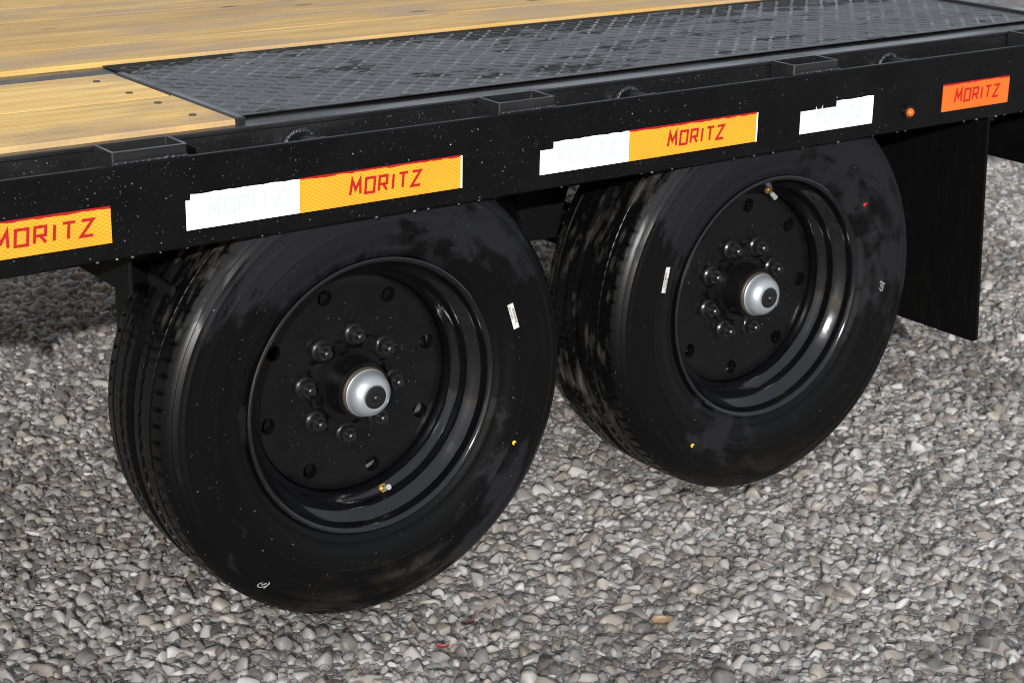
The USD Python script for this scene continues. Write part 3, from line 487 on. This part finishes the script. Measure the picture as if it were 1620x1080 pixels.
red_tape(X0T-11*IN, X0T, 5, X0T-6.45*IN, RED_FLASHED, 'red tape section painted flash-bright yellow cut by the left edge of the view', 5.4*IN, end=False)
white_tape(0, 7*IN, 6, .0075, .0085, 'white tape section above the front wheel'); red_tape(7*IN+.0003, 18*IN, 7, 10.25*IN, RED_FLASHED, 'red tape section painted flash-bright yellow above the front wheel')
white_tape(X2T, X2T+7*IN, 8, .0260, .0120, 'white tape section between the two wheels'); red_tape(X2T+7*IN+.0003, X2T+18*IN, 9, X2T+10.2*IN, RED_FLASHED, 'red tape section painted flash-bright yellow above the left of the rear wheel')
white_tape(X3T, X3T+7*IN, 10, .0860, .0115, 'white tape section above the rear wheel, next to the lamp'); red_tape(X4T, X4T+.1831, 11, X4T+.0330, RED_FLASHED_REAR, 'short red tape section painted flash-bright orange above the mud flap', 4.75*IN, end=False)
lz, lx = .7185, 1.433
base = obj('side_lamp', facing_lamp := (lambda m: m)(trimesh.creation.cylinder(.0125, .005, sections=32, transform=rot(math.pi/2, [1, 0, 0]))), PLUG, T)
UsdGeom.Xformable(base).AddTranslateOp().Set(Gf.Vec3d(lx, -.0022, lz))
obj('lens', lathe([(-.0026, .0080), (-.006, .0076), (-.0088, .0058), (-.0100, .0030), (-.0103, .0)], 32), LAMP, base, smooth=50)

# ------------------------------------------------------------------ rain drops
def drops():
    V, F, n0 = [], [], 0; ico = trimesh.creation.icosphere(1, 1.0); keep = ico.vertices
    def add(p, nrm, r, flat):
        nonlocal n0
        nrm = np.array(nrm, float); v = keep*r; v = v - np.outer(v @ nrm, nrm)*(1-flat); V.append(v+np.array(p)); F.append(ico.faces+n0); n0 += len(keep)
    r = np.random.default_rng(21)
    for _ in range(2100):                                           # outer rail face, thinning towards the rear
        x = -1.1 + r.beta(1.15, 2.6)*3.1; z = r.uniform(RAIL0+.003, RAIL1-.003)
        if TZ-.002 < z < TZ+TH+.002 and any(a-.004 < x < b+.004 for a, b in ((X0T-.3, X0T), (0, 18*IN), (X2T, X2T+18*IN), (X3T, X3T+7*IN), (X4T, X4T+.19))): continue
        add((x, -.0002, z), (0, 1, 0), r.lognormal(math.log(.00048), .45), .55)
    for _ in range(1100):                                            # inner frame web seen above the rail
        add((-1.0+r.beta(1.1, 1.8)*2.9, .0772, r.uniform(.775, .815)), (0, 1, 0), r.lognormal(math.log(.0005), .45), .55)
    x = -1.1
    while x < 1.95:                                                 # hanging from the rail's lower edge
        add((x, .003+r.uniform(-.002, .003), RAIL0-.0008), (0, 0, 1), r.uniform(.0014, .0032), 0.8); x += r.lognormal(math.log(.05), .7)
    for X, Z in ((X1, ZA1), (X2, ZA2)):
        for _ in range(340 if X == X1 else 200):                    # wheel discs
            a = r.uniform(0, 2*math.pi); q = math.sqrt(r.uniform(.07**2, .165**2)); add((X+q*math.cos(a), .1218, Z+q*math.sin(a)), (0, 1, 0), r.lognormal(math.log(.0005), .4), .55)
        for _ in range(260 if X == X1 else 90):                     # sidewalls
            a = r.uniform(0, 2*math.pi); q = r.uniform(.255, .34); p, rad, tan = on_sidewall(q, math.degrees(a), .0); add((X+p[0], p[1], Z+p[2]), (0, 1, 0), r.lognormal(math.log(.00055), .4), .6)
    for X, Z in ((X1, ZA1), (X2, ZA2)):
        for k in range(90):                                         # beads caught in the shoulder slits
            if r.uniform() < .45: continue
            a = 2*math.pi*k/90; q = r.uniform(.352, .3595); add((X+q*math.cos(a), .0395+(q-.352)*1.4, Z+q*math.sin(a)), (0, 1, 0), r.uniform(.0006, .0013), .7)
    return trimesh.Trimesh(np.vstack(V), np.vstack(F), process=False)
d = obj('water_drops', drops(), DROP, smooth=True); tag(d, 'fine rain drops clinging to the black rail, frame and wheels', 'water', kind='stuff')

# ------------------------------------------------------------------ small things lying on the gravel
def lying(name, mesh, mat_, x, y, h, label, category):
    o = obj(name, moved(mesh, (x, y, float(ground_z(x))+h)), mat_, smooth=40); tag(o, label, category)
def curled(l, w, seed):
    u = np.linspace(-1, 1, 9); v = np.linspace(-1, 1, 5); r = np.random.default_rng(seed); P = []
    for a in u:
        for b in v: P.append((a*l, b*w*math.sqrt(max(0.02, 1-a*a)), .004*a*a + .003*b*b + r.normal(0, .0003)))
    q = [[i*5+j, (i+1)*5+j, (i+1)*5+j+1, i*5+j+1] for i in range(8) for j in range(4)]
    q = np.array(q); top = np.array(P); n = len(top); bot = top - [0, 0, .0006]
    f = np.vstack([q[:, [0, 1, 2]], q[:, [0, 2, 3]]]); return trimesh.Trimesh(np.vstack([top, bot]), np.vstack([f, f[:, ::-1]+n]), process=False)
LEAF = plain('dead_leaf', (0.055, 0.018, 0.013), 0.6)
SCRAP = plain('red_plastic', (0.26, 0.025, 0.025), 0.5)
RUSTSTONE = stone('stone_rust', (0.27, 0.165, 0.075), (0.19, 0.115, 0.055))
lying('fallen_leaf', curled(.013, .006, 3), LEAF, .4168, -.0848, .006, 'small dark red leaf lying on gravel before the front tyre', 'leaf')
sc = curled(.011, .003, 5); sc.apply_transform(rot(-.5, [0, 0, 1])); lying('plastic_scrap', sc, SCRAP, .3413, -.1254, .007, 'thin bright red plastic scrap lying on the gravel', 'litter')
rs = stone_mesh(77); rs.apply_scale([.021, .012, .011]); rs.apply_transform(rot(-.55, [0, 0, 1])); lying('rust_stone', rs, RUSTSTONE, .6805, -.2469, .001, 'rust orange stone among the grey gravel at the bottom', 'stone')
